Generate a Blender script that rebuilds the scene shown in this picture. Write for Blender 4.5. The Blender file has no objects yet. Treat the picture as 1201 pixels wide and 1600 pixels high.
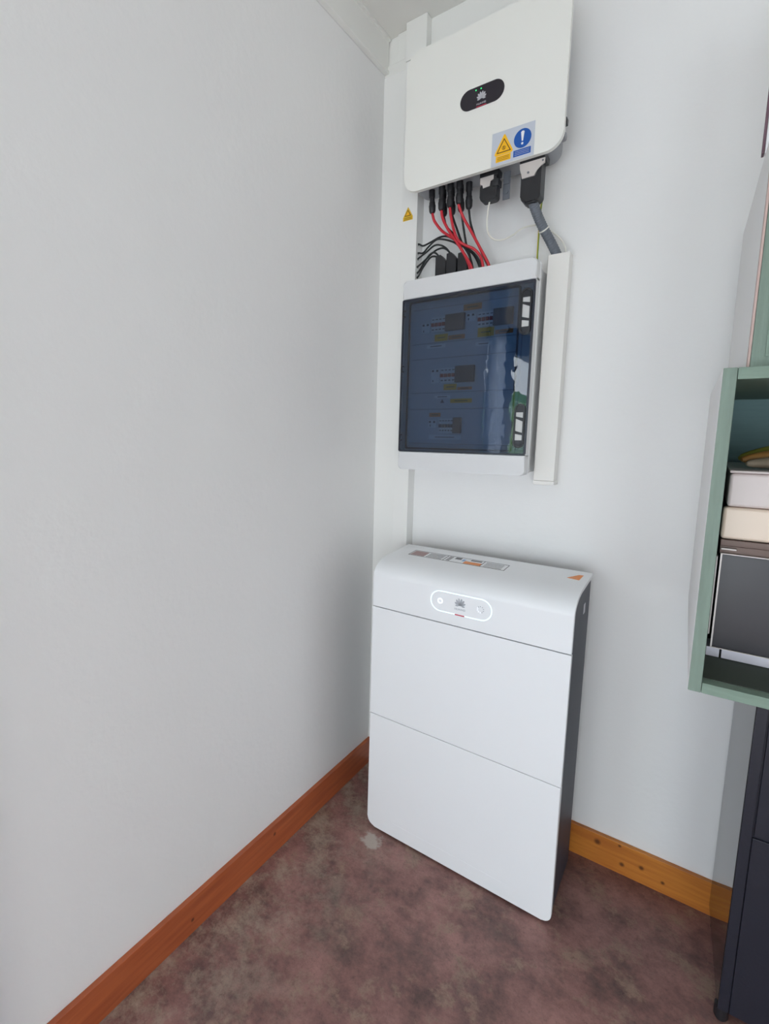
import bpy, bmesh, math, random
from mathutils import Vector, Matrix, noise
random.seed(7)
SC = bpy.context.scene
COL = SC.collection

# ------------------------------------------------------------------ camera
cam_d = bpy.data.cameras.new('camera'); cam = bpy.data.objects.new('camera', cam_d); COL.objects.link(cam)
CR = Vector((0.79340918, 0.60861134, 0.00970074)); CU = Vector((-0.08668919, 0.09720801, 0.99148151)); CF = Vector((-0.6024839, 0.78749149, -0.12988575))
m = Matrix((( CR.x, CU.x, -CF.x, 1.00702), (CR.y, CU.y, -CF.y, -1.70791), (CR.z, CU.z, -CF.z, 1.36056), (0, 0, 0, 1)))
cam.matrix_world = m
cam_d.sensor_fit = 'VERTICAL'; cam_d.sensor_height = 24.0; cam_d.sensor_width = 24.0 * 1201 / 1600
cam_d.lens = 785.5231 / 1600 * 24.0
cam_d.shift_x = (600.5 - 495.65) / 1600.0
cam_d.shift_y = -(800.0 - 776.143) / 1600.0
cam_d.clip_start = 0.02; cam_d.clip_end = 100
SC.camera = cam

# ------------------------------------------------------------------ world, exposure
w = bpy.data.worlds.new('sky'); SC.world = w; w.use_nodes = True
nt = w.node_tree; bg = nt.nodes['Background']
tc = nt.nodes.new('ShaderNodeTexCoord'); sx = nt.nodes.new('ShaderNodeSeparateXYZ'); rp = nt.nodes.new('ShaderNodeValToRGB')
nt.links.new(tc.outputs['Generated'], sx.inputs[0]); nt.links.new(sx.outputs['Z'], rp.inputs[0]); nt.links.new(rp.outputs[0], bg.inputs[0])
rp.color_ramp.elements[0].position = 0.0; rp.color_ramp.elements[0].color = (0.90, 0.945, 1.0, 1)
rp.color_ramp.elements[1].position = 1.0; rp.color_ramp.elements[1].color = (0.82, 0.89, 1.0, 1)
bg.inputs[1].default_value = 7.0
SC.view_settings.view_transform = 'Standard'; SC.view_settings.look = 'None'
SC.view_settings.gamma = 1.0; SC.view_settings.use_curve_mapping = False
SC.view_settings.exposure = 0.11
SC.cycles.use_denoising = True
SC.cycles.max_bounces = 12; SC.cycles.diffuse_bounces = 8; SC.cycles.transparent_max_bounces = 12
SC.cycles.sample_clamp_indirect = 8.0

def portal(name, loc, rot, sx_, sy_):
    l = bpy.data.lights.new(name, 'AREA'); l.shape = 'RECTANGLE'; l.size = sx_; l.size_y = sy_
    l.cycles.is_portal = True
    o = bpy.data.objects.new(name, l); o.location = loc; o.rotation_euler = rot; COL.objects.link(o)
ROOM_X, ROOM_Y, ROOM_Z = 3.0, -4.2, 2.716
DOOR = (-2.90, -1.45, 0.0, 2.02)           # opening in the left wall: y0, y1, z0, z1
WIN = (0.05, 1.50, 0.05, 1.72); WIN_FILL = (1.80, 2.92, 0.05, 1.72)              # openings behind the camera, second one added as left-wall fill: x0, x1, z0, z1
portal('door_daylight', (-0.13, (DOOR[0]+DOOR[1])/2, (DOOR[2]+DOOR[3])/2), (0, -math.pi/2, 0), DOOR[3]-DOOR[2], DOOR[1]-DOOR[0])
for W_ in (WIN, WIN_FILL): portal('window_daylight', ((W_[0]+W_[1])/2, ROOM_Y-0.13, (W_[2]+W_[3])/2), (math.pi/2, 0, 0), W_[1]-W_[0], W_[3]-W_[2])

# ------------------------------------------------------------------ materials
def srgb(r, g, b):
    f = lambda v: (v/255/12.92) if v/255 <= 0.04045 else ((v/255+0.055)/1.055)**2.4
    return (f(r), f(g), f(b), 1)
def mat(name, col, rough=0.5, metal=0.0, var=0.04, scale=8.0, bump=0.0, bscale=60.0, spec=0.5, coat=0.0, stretch=None, ior=None):
    mt = bpy.data.materials.new(name); mt.use_nodes = True; n = mt.node_tree; p = n.nodes['Principled BSDF']
    tx = n.nodes.new('ShaderNodeTexCoord'); mp = n.nodes.new('ShaderNodeMapping'); n.links.new(tx.outputs['Object'], mp.inputs[0])
    if stretch: mp.inputs['Scale'].default_value = stretch
    ns = n.nodes.new('ShaderNodeTexNoise'); ns.inputs['Scale'].default_value = scale; ns.inputs['Detail'].default_value = 5
    n.links.new(mp.outputs[0], ns.inputs['Vector'])
    mx = n.nodes.new('ShaderNodeMix'); mx.data_type = 'RGBA'
    mx.inputs[6].default_value = tuple(c*(1-var) for c in col[:3]) + (1,)
    mx.inputs[7].default_value = tuple(min(1, c*(1+var)) for c in col[:3]) + (1,)
    n.links.new(ns.outputs[0], mx.inputs[0]); n.links.new(mx.outputs[2], p.inputs['Base Color'])
    p.inputs['Roughness'].default_value = rough; p.inputs['Metallic'].default_value = metal
    p.inputs['Specular IOR Level'].default_value = spec; p.inputs['Coat Weight'].default_value = coat
    if ior: p.inputs['IOR'].default_value = ior
    if bump:
        n2 = n.nodes.new('ShaderNodeTexNoise'); n2.inputs['Scale'].default_value = bscale; n2.inputs['Detail'].default_value = 4
        n.links.new(mp.outputs[0], n2.inputs['Vector'])
        b = n.nodes.new('ShaderNodeBump'); b.inputs['Strength'].default_value = bump; b.inputs['Distance'].default_value = 0.003
        n.links.new(n2.outputs[0], b.inputs['Height']); n.links.new(b.outputs[0], p.inputs['Normal'])
    return mt
def emit(name, col, s):
    mt = bpy.data.materials.new(name); mt.use_nodes = True; p = mt.node_tree.nodes['Principled BSDF']
    p.inputs['Base Color'].default_value = col; p.inputs['Emission Color'].default_value = col; p.inputs['Emission Strength'].default_value = s
    return mt
def glass(name, tint, ior=1.5, boost=1.0):
    mt = bpy.data.materials.new(name); mt.use_nodes = True; n = mt.node_tree; n.nodes.clear()
    o = n.nodes.new('ShaderNodeOutputMaterial'); mx = n.nodes.new('ShaderNodeMixShader')
    t = n.nodes.new('ShaderNodeBsdfTransparent'); t.inputs[0].default_value = tint
    g = n.nodes.new('ShaderNodeBsdfGlossy'); g.inputs['Roughness'].default_value = 0.015
    fr = n.nodes.new('ShaderNodeFresnel'); fr.inputs[0].default_value = ior
    mm = n.nodes.new('ShaderNodeMath'); mm.operation = 'MULTIPLY'; mm.inputs[1].default_value = boost; mm.use_clamp = True
    ns = n.nodes.new('ShaderNodeTexNoise'); ns.inputs['Scale'].default_value = 7; b = n.nodes.new('ShaderNodeBump'); b.inputs['Strength'].default_value = 0.04; b.inputs['Distance'].default_value = 0.01
    n.links.new(ns.outputs[0], b.inputs['Height']); n.links.new(b.outputs[0], g.inputs['Normal'])
    n.links.new(fr.outputs[0], mm.inputs[0]); ge = n.nodes.new('ShaderNodeNewGeometry'); iv = n.nodes.new('ShaderNodeMath'); iv.operation = 'SUBTRACT'; iv.inputs[0].default_value = 1.0; n.links.new(ge.outputs['Backfacing'], iv.inputs[1])
    m2 = n.nodes.new('ShaderNodeMath'); m2.operation = 'MULTIPLY'; n.links.new(mm.outputs[0], m2.inputs[0]); n.links.new(iv.outputs[0], m2.inputs[1])
    n.links.new(m2.outputs[0], mx.inputs[0]); n.links.new(t.outputs[0], mx.inputs[1]); n.links.new(g.outputs[0], mx.inputs[2]); n.links.new(mx.outputs[0], o.inputs[0])
    return mt

M_WALL = mat('wall_paint', srgb(238, 238, 237), 0.75, var=0.012, scale=3, bump=0.25, bscale=45)
M_CEIL = mat('ceiling_paint', srgb(232, 231, 226), 0.8, var=0.01, scale=3)
M_TRIM = mat('trim_paint', srgb(236, 236, 232), 0.55, var=0.01, bump=0.1, bscale=30)
M_DUCT = mat('duct_plastic', srgb(238, 238, 235), 0.42, var=0.008)
M_DUCT2 = mat('duct_plastic_warm', srgb(236, 234, 229), 0.42, var=0.008)
M_INV = mat('inverter_white', srgb(236, 236, 230), 0.42, var=0.006)
M_INVG = mat('inverter_housing_grey', srgb(150, 152, 156), 0.5, 0.3, var=0.05)
M_BATT = mat('battery_white', srgb(236, 238, 240), 0.38, var=0.006)
M_BATTS = mat('battery_dark_side', srgb(60, 64, 76), 0.5, var=0.05)
M_BOX = mat('enclosure_grey', srgb(218, 219, 220), 0.4, var=0.01)
M_BLACK = mat('black_plastic', srgb(30, 30, 34), 0.45, var=0.15, scale=40)
M_PANELBLACK = mat('display_black', srgb(38, 34, 42), 0.25, var=0.05)
M_RED = mat('red_cable', srgb(196, 38, 52), 0.4, var=0.06)
M_BLKCABLE = mat('black_cable', srgb(30, 34, 36), 0.4, var=0.1)
M_WHTCABLE = mat('white_cable', srgb(226, 224, 214), 0.45, var=0.03)
M_CONDUIT = mat('grey_conduit', srgb(104, 110, 118), 0.5, var=0.05)
M_PLATE = mat('plug_plate', srgb(205, 198, 194), 0.35, 0.25, var=0.03)
M_STEEL = mat('steel', srgb(190, 188, 190), 0.35, 0.8, var=0.08, scale=30)
M_STEELD = mat('bracket_zinc', srgb(120, 124, 132), 0.5, 0.5, var=0.1, scale=30)
M_YEL = mat('sign_yellow', srgb(250, 190, 20), 0.5, var=0.02)
M_YEL2 = mat('sign_yellow_dull', srgb(226, 184, 40), 0.5, var=0.02)
M_BLUE = mat('sign_blue', srgb(8, 84, 170), 0.5, var=0.02)
M_BROWN = mat('sign_line_brown', srgb(96, 58, 14), 0.5, var=0.02)
M_LBLGREY = mat('label_silver', srgb(196, 202, 212), 0.4, var=0.03)
M_ORANGE = mat('label_orange', srgb(228, 140, 70), 0.5, var=0.05)
M_WHITE = mat('label_white', srgb(238, 240, 242), 0.5, var=0.02)
M_LOGO = mat('logo_silver', srgb(190, 190, 196), 0.4, var=0.02)
M_LOGOD = mat('logo_grey', srgb(172, 176, 182), 0.4, var=0.02)
M_LINE = mat('print_grey', srgb(120, 118, 120), 0.6, var=0.02)
M_PANELGREY = mat('inner_panel_grey', srgb(206, 212, 220), 0.5, var=0.02)
M_MODULE = mat('module_grey', srgb(92, 86, 92), 0.5, var=0.04)
M_BRKWHITE = mat('breaker_white', srgb(236, 238, 240), 0.45, var=0.02)
M_TOGRED = mat('toggle_red', srgb(190, 30, 40), 0.4, var=0.05)
M_TINT = glass('tinted_door', (0.42, 0.51, 0.61, 1), 1.52, 1.8)
M_DOOREDGE = mat('door_edge_dark', srgb(34, 38, 52), 0.3, var=0.05)
M_LATCH = mat('latch_black', srgb(26, 28, 34), 0.35, var=0.1)
M_SHINE = mat('latch_insert', srgb(204, 205, 204), 0.3, var=0.02)
M_RING = emit('led_ring', (0.62, 0.88, 1.0, 1), 0.95)
M_LEDW = emit('led_white', (0.8, 0.86, 0.95, 1), 0.6)
M_LEDG = emit('led_green', (0.05, 0.9, 0.25, 1), 1.0)
M_REDMARK = mat('red_mark', srgb(190, 24, 60), 0.4, var=0.02)
M_GND1 = mat('earth_yellow', srgb(214, 186, 60), 0.45, var=0.05)
M_GND2 = mat('earth_green', srgb(120, 150, 50), 0.45, var=0.05)
M_BLKCAB = mat('black_cabinet_front', srgb(31, 33, 44), 0.4, var=0.08, scale=20, bump=0.15, bscale=120)
M_GLOSS = mat('black_gloss_side', srgb(30, 32, 34), 0.06, var=0.03, spec=0.45)
M_OVENW = mat('enamel_cream', srgb(240, 220, 202), 0.3, var=0.04, scale=5)
M_OVENB = mat('oven_brown_trim', srgb(88, 68, 60), 0.35, 0.3, var=0.05)
M_OVENG = mat('oven_glass_dark', srgb(40, 37, 43), 0.28, var=0.35, scale=9, spec=0.45)
M_BREAD = mat('bread_box_white', srgb(226, 214, 212), 0.4, var=0.02)
M_FRAMEWHT = mat('window_frame_white', srgb(235, 235, 235), 0.4)
M_FRAMEBLUE = mat('door_frame_navy', srgb(50, 66, 110), 0.4)
M_PANE = glass('clear_pane', (0.93, 0.95, 0.95, 1), 1.45, 1.0)
M_CURTAIN = mat('curtain_cloth', srgb(214, 222, 236), 0.9, var=0.05, bump=0.3, bscale=200)
M_HEDGE = mat('hedge_leaves', srgb(80, 132, 58), 0.8, var=0.5, scale=14)
M_PAVE = mat('patio_stone', srgb(196, 192, 186), 0.9, var=0.08, scale=6)
M_PINE_EDGE = mat('raw_pine_edge', srgb(184, 160, 152), 0.6, var=0.05)
M_SIDE = mat('cabinet_side_white', srgb(222, 220, 218), 0.5, var=0.015)

def green_wood(name, base, stretch, contrast=0.16):
    return mat(name, base, 0.55, var=contrast, scale=9, stretch=stretch, bump=0.25, bscale=14)
M_GREENV = green_wood('green_wood_vertical', srgb(114, 131, 119), (14, 14, 1.2), 0.26)
M_GREENH = green_wood('green_wood_horizontal', srgb(116, 136, 122), (1.2, 14, 14), 0.24)
M_TEAL = green_wood('teal_wood_inside', srgb(108, 142, 144), (1.5, 14, 14), 0.1)

def pine(name, ca, cb, knots):
    mt = bpy.data.materials.new(name); mt.use_nodes = True; n = mt.node_tree; p = n.nodes['Principled BSDF']
    tx = n.nodes.new('ShaderNodeTexCoord'); mp = n.nodes.new('ShaderNodeMapping'); n.links.new(tx.outputs['Object'], mp.inputs[0])
    mp.inputs['Scale'].default_value = (2, 2, 26)
    ns = n.nodes.new('ShaderNodeTexNoise'); ns.inputs['Scale'].default_value = 2.2; ns.inputs['Detail'].default_value = 5; ns.inputs['Distortion'].default_value = 0.4
    n.links.new(mp.outputs[0], ns.inputs['Vector'])
    r = n.nodes.new('ShaderNodeValToRGB'); r.color_ramp.elements[0].position = 0.3; r.color_ramp.elements[1].position = 0.72
    r.color_ramp.elements[0].color = ca; r.color_ramp.elements[1].color = cb
    n.links.new(ns.outputs[0], r.inputs[0])
    cur = r.outputs[0]
    for (kx, ky, kz, kr) in knots:
        d = n.nodes.new('ShaderNodeVectorMath'); d.operation = 'DISTANCE'; n.links.new(tx.outputs['Object'], d.inputs[0]); d.inputs[1].default_value = (kx, ky, kz)
        q = n.nodes.new('ShaderNodeMapRange'); q.inputs[1].default_value = kr*0.35; q.inputs[2].default_value = kr; q.inputs[3].default_value = 0.85; q.inputs[4].default_value = 0.0
        n.links.new(d.outputs['Value'], q.inputs[0])
        mx = n.nodes.new('ShaderNodeMix'); mx.data_type = 'RGBA'; mx.inputs[7].default_value = srgb(70, 34, 18)
        n.links.new(q.outputs[0], mx.inputs[0]); n.links.new(cur, mx.inputs[6]); cur = mx.outputs[2]
    n.links.new(cur, p.inputs['Base Color']); p.inputs['Roughness'].default_value = 0.38
    return mt
M_PINE_L = pine('varnished_pine_left', srgb(160, 80, 48), srgb(190, 102, 60), [(0.015, -0.62, 0.07, 0.008), (0.015, -0.95, 0.04, 0.007)])
M_PINE_B = pine('varnished_pine_back', srgb(174, 98, 40), srgb(208, 134, 54), [(0.845, -0.015, 0.075, 0.012), (0.905, -0.015, 0.093, 0.006), (0.915, -0.015, 0.035, 0.009), (0.965, -0.015, 0.052, 0.009), (1.02, -0.015, 0.035, 0.007)])

def floor_mat():
    mt = bpy.data.materials.new('stained_concrete'); mt.use_nodes = True; n = mt.node_tree; p = n.nodes['Principled BSDF']
    tx = n.nodes.new('ShaderNodeTexCoord')
    def nz(s, det=6, dis=0.0, rough=0.6):
        a = n.nodes.new('ShaderNodeTexNoise'); a.inputs['Scale'].default_value = s; a.inputs['Detail'].default_value = det; a.inputs['Distortion'].default_value = dis; a.inputs['Roughness'].default_value = rough
        n.links.new(tx.outputs['Object'], a.inputs['Vector']); return a.outputs[0]
    def ramp(x, stops):
        r = n.nodes.new('ShaderNodeValToRGB'); n.links.new(x, r.inputs[0])
        while len(r.color_ramp.elements) < len(stops): r.color_ramp.elements.new(0.5)
        for e, (ps, c) in zip(r.color_ramp.elements, stops): e.position = ps; e.color = c
        return r.outputs[0]
    def mix(f, a, b):
        x = n.nodes.new('ShaderNodeMix'); x.data_type = 'RGBA'; n.links.new(f, x.inputs[0]); n.links.new(a, x.inputs[6])
        if isinstance(b, tuple): x.inputs[7].default_value = b
        else: n.links.new(b, x.inputs[7])
        return x.outputs[2]
    base = ramp(nz(6.5, 10, 0.0, 0.74), [(0.34, srgb(92, 68, 64)), (0.5, srgb(136, 98, 92)), (0.64, srgb(162, 120, 112))])
    patch = ramp(nz(10, 10, 0.0, 0.76), [(0.53, (0, 0, 0, 1)), (0.62, (0.9, 0.9, 0.9, 1))])
    c = mix(patch, base, srgb(150, 124, 108))
    dk = ramp(nz(4.2, 10, 0.0, 0.78), [(0.52, (0, 0, 0, 1)), (0.66, (0.75, 0.75, 0.75, 1))])
    c = mix(dk, c, srgb(92, 76, 72))
    # paler dusty strip that was left along the left wall and around the battery base
    d = n.nodes.new('ShaderNodeSeparateXYZ'); n.links.new(tx.outputs['Object'], d.inputs[0])
    e = n.nodes.new('ShaderNodeMapRange'); e.inputs[1].default_value = 0.05; e.inputs[2].default_value = 0.40; e.inputs[3].default_value = 0.8; e.inputs[4].default_value = 0.0; n.links.new(d.outputs[0], e.inputs[0])
    g = n.nodes.new('ShaderNodeMath'); g.operation = 'MULTIPLY'; n.links.new(e.outputs[0], g.inputs[0]); n.links.new(ramp(nz(9, 10, 0.0, 0.78), [(0.46, (0, 0, 0, 1)), (0.6, (1, 1, 1, 1))]), g.inputs[1])
    c = mix(g.outputs[0], c, srgb(172, 156, 138))
    fine = ramp(nz(75, 9, 0.2, 0.85), [(0.33, (0.55, 0.53, 0.53, 1)), (0.46, (0.96, 0.96, 0.96, 1)), (0.6, (1.06, 1.05, 1.05, 1)), (0.72, (1.5, 1.45, 1.4, 1))])
    mu = n.nodes.new('ShaderNodeMix'); mu.data_type = 'RGBA'; mu.blend_type = 'MULTIPLY'; mu.inputs[0].default_value = 1; n.links.new(c, mu.inputs[6]); n.links.new(fine, mu.inputs[7]); c = mu.outputs[2]
    # one pale plaster splash in front of the battery
    dd = n.nodes.new('ShaderNodeVectorMath'); dd.operation = 'DISTANCE'; n.links.new(tx.outputs['Object'], dd.inputs[0]); dd.inputs[1].default_value = (0.235, -0.385, 0)
    ad = n.nodes.new('ShaderNodeMath'); ad.operation = 'MULTIPLY_ADD'; ad.inputs[1].default_value = 0.09; n.links.new(nz(30, 9), ad.inputs[0]); n.links.new(dd.outputs['Value'], ad.inputs[2])
    q = n.nodes.new('ShaderNodeMapRange'); q.inputs[1].default_value = 0.070; q.inputs[2].default_value = 0.084; q.inputs[3].default_value = 0.75; q.inputs[4].default_value = 0; n.links.new(ad.outputs[0], q.inputs[0])
    c = mix(q.outputs[0], c, srgb(186, 178, 168))
    n.links.new(c, p.inputs['Base Color'])
    p.inputs['Roughness'].default_value = 0.5
    b = n.nodes.new('ShaderNodeBump'); b.inputs['Strength'].default_value = 0.35; b.inputs['Distance'].default_value = 0.002
    n.links.new(nz(35, 8), b.inputs['Height']); n.links.new(b.outputs[0], p.inputs['Normal'])
    return mt
M_FLOOR = floor_mat()

# ------------------------------------------------------------------ mesh helpers
def NB(): return bmesh.new()
def box(bm, x0, x1, y0, y1, z0, z1, bev=0.0, seg=2):
    vs = [bm.verts.new((x, y, z)) for x in (x0, x1) for y in (y0, y1) for z in (z0, z1)]
    q = lambda *i: bm.faces.new([vs[k] for k in i])
    fs = [q(0,1,3,2), q(4,6,7,5), q(0,4,5,1), q(2,3,7,6), q(0,2,6,4), q(1,5,7,3)]
    if bev:
        es = list({e for f in fs for e in f.edges})
        bmesh.ops.bevel(bm, geom=es, offset=bev, segments=seg, profile=0.5, affect='EDGES')
    return bm
def rpoly(x0, x1, z0, z1, r, n=8):
    """rounded rectangle outline in (x,z); r = (bl, br, tr, tl) or a number"""
    if not isinstance(r, (tuple, list)): r = (r,)*4
    pts = []
    for (cx, cz, rr, a0) in ((x0+r[0], z0+r[0], r[0], 180), (x1-r[1], z0+r[1], r[1], 270), (x1-r[2], z1-r[2], r[2], 0), (x0+r[3], z1-r[3], r[3], 90)):
        if rr <= 1e-5: pts.append((cx, cz)); continue
        for i in range(n+1):
            a = math.radians(a0 + 90*i/n); pts.append((cx+rr*math.cos(a), cz+rr*math.sin(a)))
    return pts
def plate(bm, pts, y0, y1, bev=0.0, seg=2):
    """extrude (x,z) outline from y0 (front, smaller y) to y1"""
    a = [bm.verts.new((x, y0, z)) for x, z in pts]; b = [bm.verts.new((x, y1, z)) for x, z in pts]
    ff = bm.faces.new(a); bm.faces.new(b[::-1]); k = len(pts)
    for i in range(k): bm.faces.new([a[i], b[i], b[(i+1) % k], a[(i+1) % k]])
    if bev: bmesh.ops.bevel(bm, geom=list(ff.edges), offset=bev, segments=seg, profile=0.5, affect='EDGES')
    return bm
def extrude_x(bm, prof, x0, x1, bev=0.0):
    """extrude (y,z) outline along x"""
    a = [bm.verts.new((x0, y, z)) for y, z in prof]; b = [bm.verts.new((x1, y, z)) for y, z in prof]
    f1 = bm.faces.new(a[::-1]); f2 = bm.faces.new(b); k = len(prof)
    for i in range(k): bm.faces.new([a[i], a[(i+1) % k], b[(i+1) % k], b[i]])
    if bev: bmesh.ops.bevel(bm, geom=list(set(f1.edges) | set(f2.edges)), offset=bev, segments=2, profile=0.5, affect='EDGES')
    return bm
def ring_plate(bm, outer, inner, y0, y1):
    k = len(outer)
    A = [[bm.verts.new((x, y, z)) for x, z in o] for o in (outer, inner) for y in (y0, y1)]
    oa, ob, ia, ib = A
    for i in range(k):
        j = (i+1) % k
        bm.faces.new([oa[i], ia[i], ia[j], oa[j]]); bm.faces.new([ob[i], ob[j], ib[j], ib[i]])
        bm.faces.new([oa[i], oa[j], ob[j], ob[i]]); bm.faces.new([ia[i], ib[i], ib[j], ia[j]])
    return bm
def catmull(p, n=6):
    P = [Vector(q) for q in p]; P = [P[0]*2-P[1]] + P + [P[-1]*2-P[-2]]; out = []
    for i in range(1, len(P)-2):
        for k in range(n):
            t = k/n; a, b, c, d = P[i-1], P[i], P[i+1], P[i+2]
            out.append(0.5*((2*b)+(c-a)*t+(2*a-5*b+4*c-d)*t*t+(3*b-a-3*c+d)*t**3))
    out.append(P[-2]); return out
def tube(bm, pts, r, sides=8, n=6, smooth=True, rf=None):
    path = catmull(pts, n) if smooth else [Vector(q) for q in pts]
    rings = []; up = None
    for i, p in enumerate(path):
        t = (path[min(i+1, len(path)-1)] - path[max(i-1, 0)]).normalized()
        if up is None:
            up = t.orthogonal().normalized()
        up = (up - t*up.dot(t)).normalized(); s = t.cross(up)
        rr = rf(i/(len(path)-1)) if rf else r
        rings.append([bm.verts.new(p + rr*(math.cos(2*math.pi*k/sides)*up + math.sin(2*math.pi*k/sides)*s)) for k in range(sides)])
    for a, b in zip(rings, rings[1:]):
        for k in range(sides): bm.faces.new([a[k], a[(k+1) % sides], b[(k+1) % sides], b[k]])
    bm.faces.new(rings[0][::-1]); bm.faces.new(rings[-1]); return bm
def lathe(bm, origin, axis, prof, sides=20):
    """prof = [(distance along axis, radius)]"""
    ax = Vector(axis).normalized(); u = ax.orthogonal().normalized(); v = ax.cross(u); o = Vector(origin); rings = []
    for d, r in prof:
        rings.append([bm.verts.new(o + ax*d + r*(math.cos(2*math.pi*k/sides)*u + math.sin(2*math.pi*k/sides)*v)) for k in range(sides)])
    for a, b in zip(rings, rings[1:]):
        for k in range(sides): bm.faces.new([a[k], a[(k+1) % sides], b[(k+1) % sides], b[k]])
    bm.faces.new(rings[0][::-1]); bm.faces.new(rings[-1]); return bm
def flat(bm, pts, y, t=0.0006):
    return plate(bm, pts, y-t, y)
def text_into(bm, body, x, z, y, size, align='CENTER', t=0.0006):
    cu = bpy.data.curves.new('txt', 'FONT'); cu.body = body; cu.size = size; cu.align_x = align; cu.align_y = 'CENTER'; cu.extrude = 0.0003
    o = bpy.data.objects.new('txt', cu); COL.objects.link(o); bpy.context.view_layer.update()
    me = bpy.data.meshes.new_from_object(o.evaluated_get(bpy.context.evaluated_depsgraph_get()))
    tb = NB(); tb.from_mesh(me)
    for v in tb.verts: v.co = Vector((x + v.co.x, y - 0.0003 - v.co.z, z + v.co.y))
    tmp = bpy.data.meshes.new('t'); tb.to_mesh(tmp); tb.free(); bm.from_mesh(tmp)
    bpy.data.objects.remove(o); bpy.data.curves.remove(cu); bpy.data.meshes.remove(me); bpy.data.meshes.remove(tmp)
    return bm
def root_loc(o):
    v = Vector((0, 0, 0))
    while o is not None: v += o.location; o = o.parent
    return v
def obj(name, bm, mt, parent=None, label=None, ang=0.6):
    bmesh.ops.recalc_face_normals(bm, faces=bm.faces)
    if parent is not None:
        off = root_loc(parent)
        for v in bm.verts: v.co -= off
    me = bpy.data.meshes.new(name); bm.to_mesh(me); bm.free()
    me.materials.append(mt)
    for p in me.polygons: p.use_smooth = True
    me.set_sharp_from_angle(angle=ang)
    o = bpy.data.objects.new(name, me); COL.objects.link(o)
    wn = o.modifiers.new('even_shading', 'WEIGHTED_NORMAL'); wn.keep_sharp = True; wn.weight = 80
    if parent is not None: o.parent = parent
    if label: o['label'] = label
    return o
def thing(name, label, cat, loc=(0, 0, 0), group=None):
    o = bpy.data.objects.new(name, None); COL.objects.link(o); o.location = loc; o.empty_display_size = 0.05
    o['label'] = label; o['category'] = cat
    if group: o['group'] = group
    return o
def struct(name, bm=None, mt=None, label=None, cat=None, loc=(0, 0, 0)):
    if bm is None:
        o = bpy.data.objects.new(name, None); COL.objects.link(o); o.location = loc
    else: o = obj(name, bm, mt)
    o['kind'] = 'structure'
    if label: o['label'] = label
    if cat: o['category'] = cat
    return o
def tagged(name, bm, mt, label, cat, group=None):
    o = obj(name, bm, mt); o['label'] = label; o['category'] = cat
    if group: o['group'] = group
    return o

# ------------------------------------------------------------------ room shell
T = 0.12
bm = NB(); box(bm, -T, ROOM_X+T, ROOM_Y-T, T, -0.1, 0.0); struct('floor', bm, M_FLOOR, 'mottled reddish brown stained concrete floor', 'floor')
bm = NB(); box(bm, -T, ROOM_X+T, ROOM_Y-T, T, ROOM_Z, ROOM_Z+0.1); struct('ceiling', bm, M_CEIL, 'flat off-white ceiling above the corner', 'ceiling')
bm = NB(); box(bm, 0, ROOM_X, 0, T, 0, ROOM_Z); struct('wall_back', bm, M_WALL, 'white painted wall that carries the electrical equipment', 'wall')
bm = NB(); y0, y1, z0, z1 = DOOR
box(bm, -T, 0, y1, T, 0, ROOM_Z); box(bm, -T, 0, ROOM_Y-T, y0, 0, ROOM_Z); box(bm, -T, 0, y0, y1, z1, ROOM_Z)
struct('wall_left', bm, M_WALL, 'large plain pale wall on the left', 'wall')
bm = NB(); x0, x1, z0, z1 = WIN
box(bm, 0, x0, ROOM_Y-T, ROOM_Y, 0, ROOM_Z); box(bm, x1, WIN_FILL[0], ROOM_Y-T, ROOM_Y, 0, ROOM_Z); box(bm, WIN_FILL[1], ROOM_X, ROOM_Y-T, ROOM_Y, 0, ROOM_Z)
for W_ in (WIN, WIN_FILL): box(bm, W_[0], W_[1], ROOM_Y-T, ROOM_Y, 0, z0); box(bm, W_[0], W_[1], ROOM_Y-T, ROOM_Y, z1, ROOM_Z)
struct('wall_front', bm, M_WALL, 'white wall behind the camera with two windows, the second added as fill light', 'wall')
bm = NB(); box(bm, ROOM_X, ROOM_X+T, ROOM_Y-T, T, 0, ROOM_Z); struct('wall_right', bm, M_WALL, 'white wall far to the right out of view', 'wall')

bm = NB(); box(bm, 0, 0.015, DOOR[1]+0.001, -0.0152, 0, 0.1017, 0.002); struct('baseboard_left', bm, M_PINE_L, 'varnished reddish pine skirting board along the left wall', 'baseboard')
bm = NB(); box(bm, 0.0, ROOM_X-0.001, -0.015, 0, 0, 0.1017, 0.002); struct('baseboard_back', bm, M_PINE_B, 'knotty varnished pine skirting board along the back wall', 'baseboard')
# cornice boards: flat board with a small lower lip
bm = NB(); box(bm, 0, 0.012, ROOM_Y+0.001, -0.02, 2.606, ROOM_Z, 0.002); box(bm, 0, 0.018, ROOM_Y+0.001, -0.02, 2.600, 2.612, 0.003); box(bm, 0, 0.02, ROOM_Y+0.001, -0.02, 2.706, ROOM_Z, 0.002)
struct('trim_1', bm, M_TRIM, 'white cornice board along the top of the left wall', 'cornice')
bm = NB(); box(bm, 0, ROOM_X-0.001, -0.016, 0, 2.628, ROOM_Z, 0.002); box(bm, 0.0, 0.094, -0.026, 0, 2.592, 2.628, 0.004)
struct('trim_2', bm, M_TRIM, 'white cornice board along the top of the back wall', 'cornice')

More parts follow.
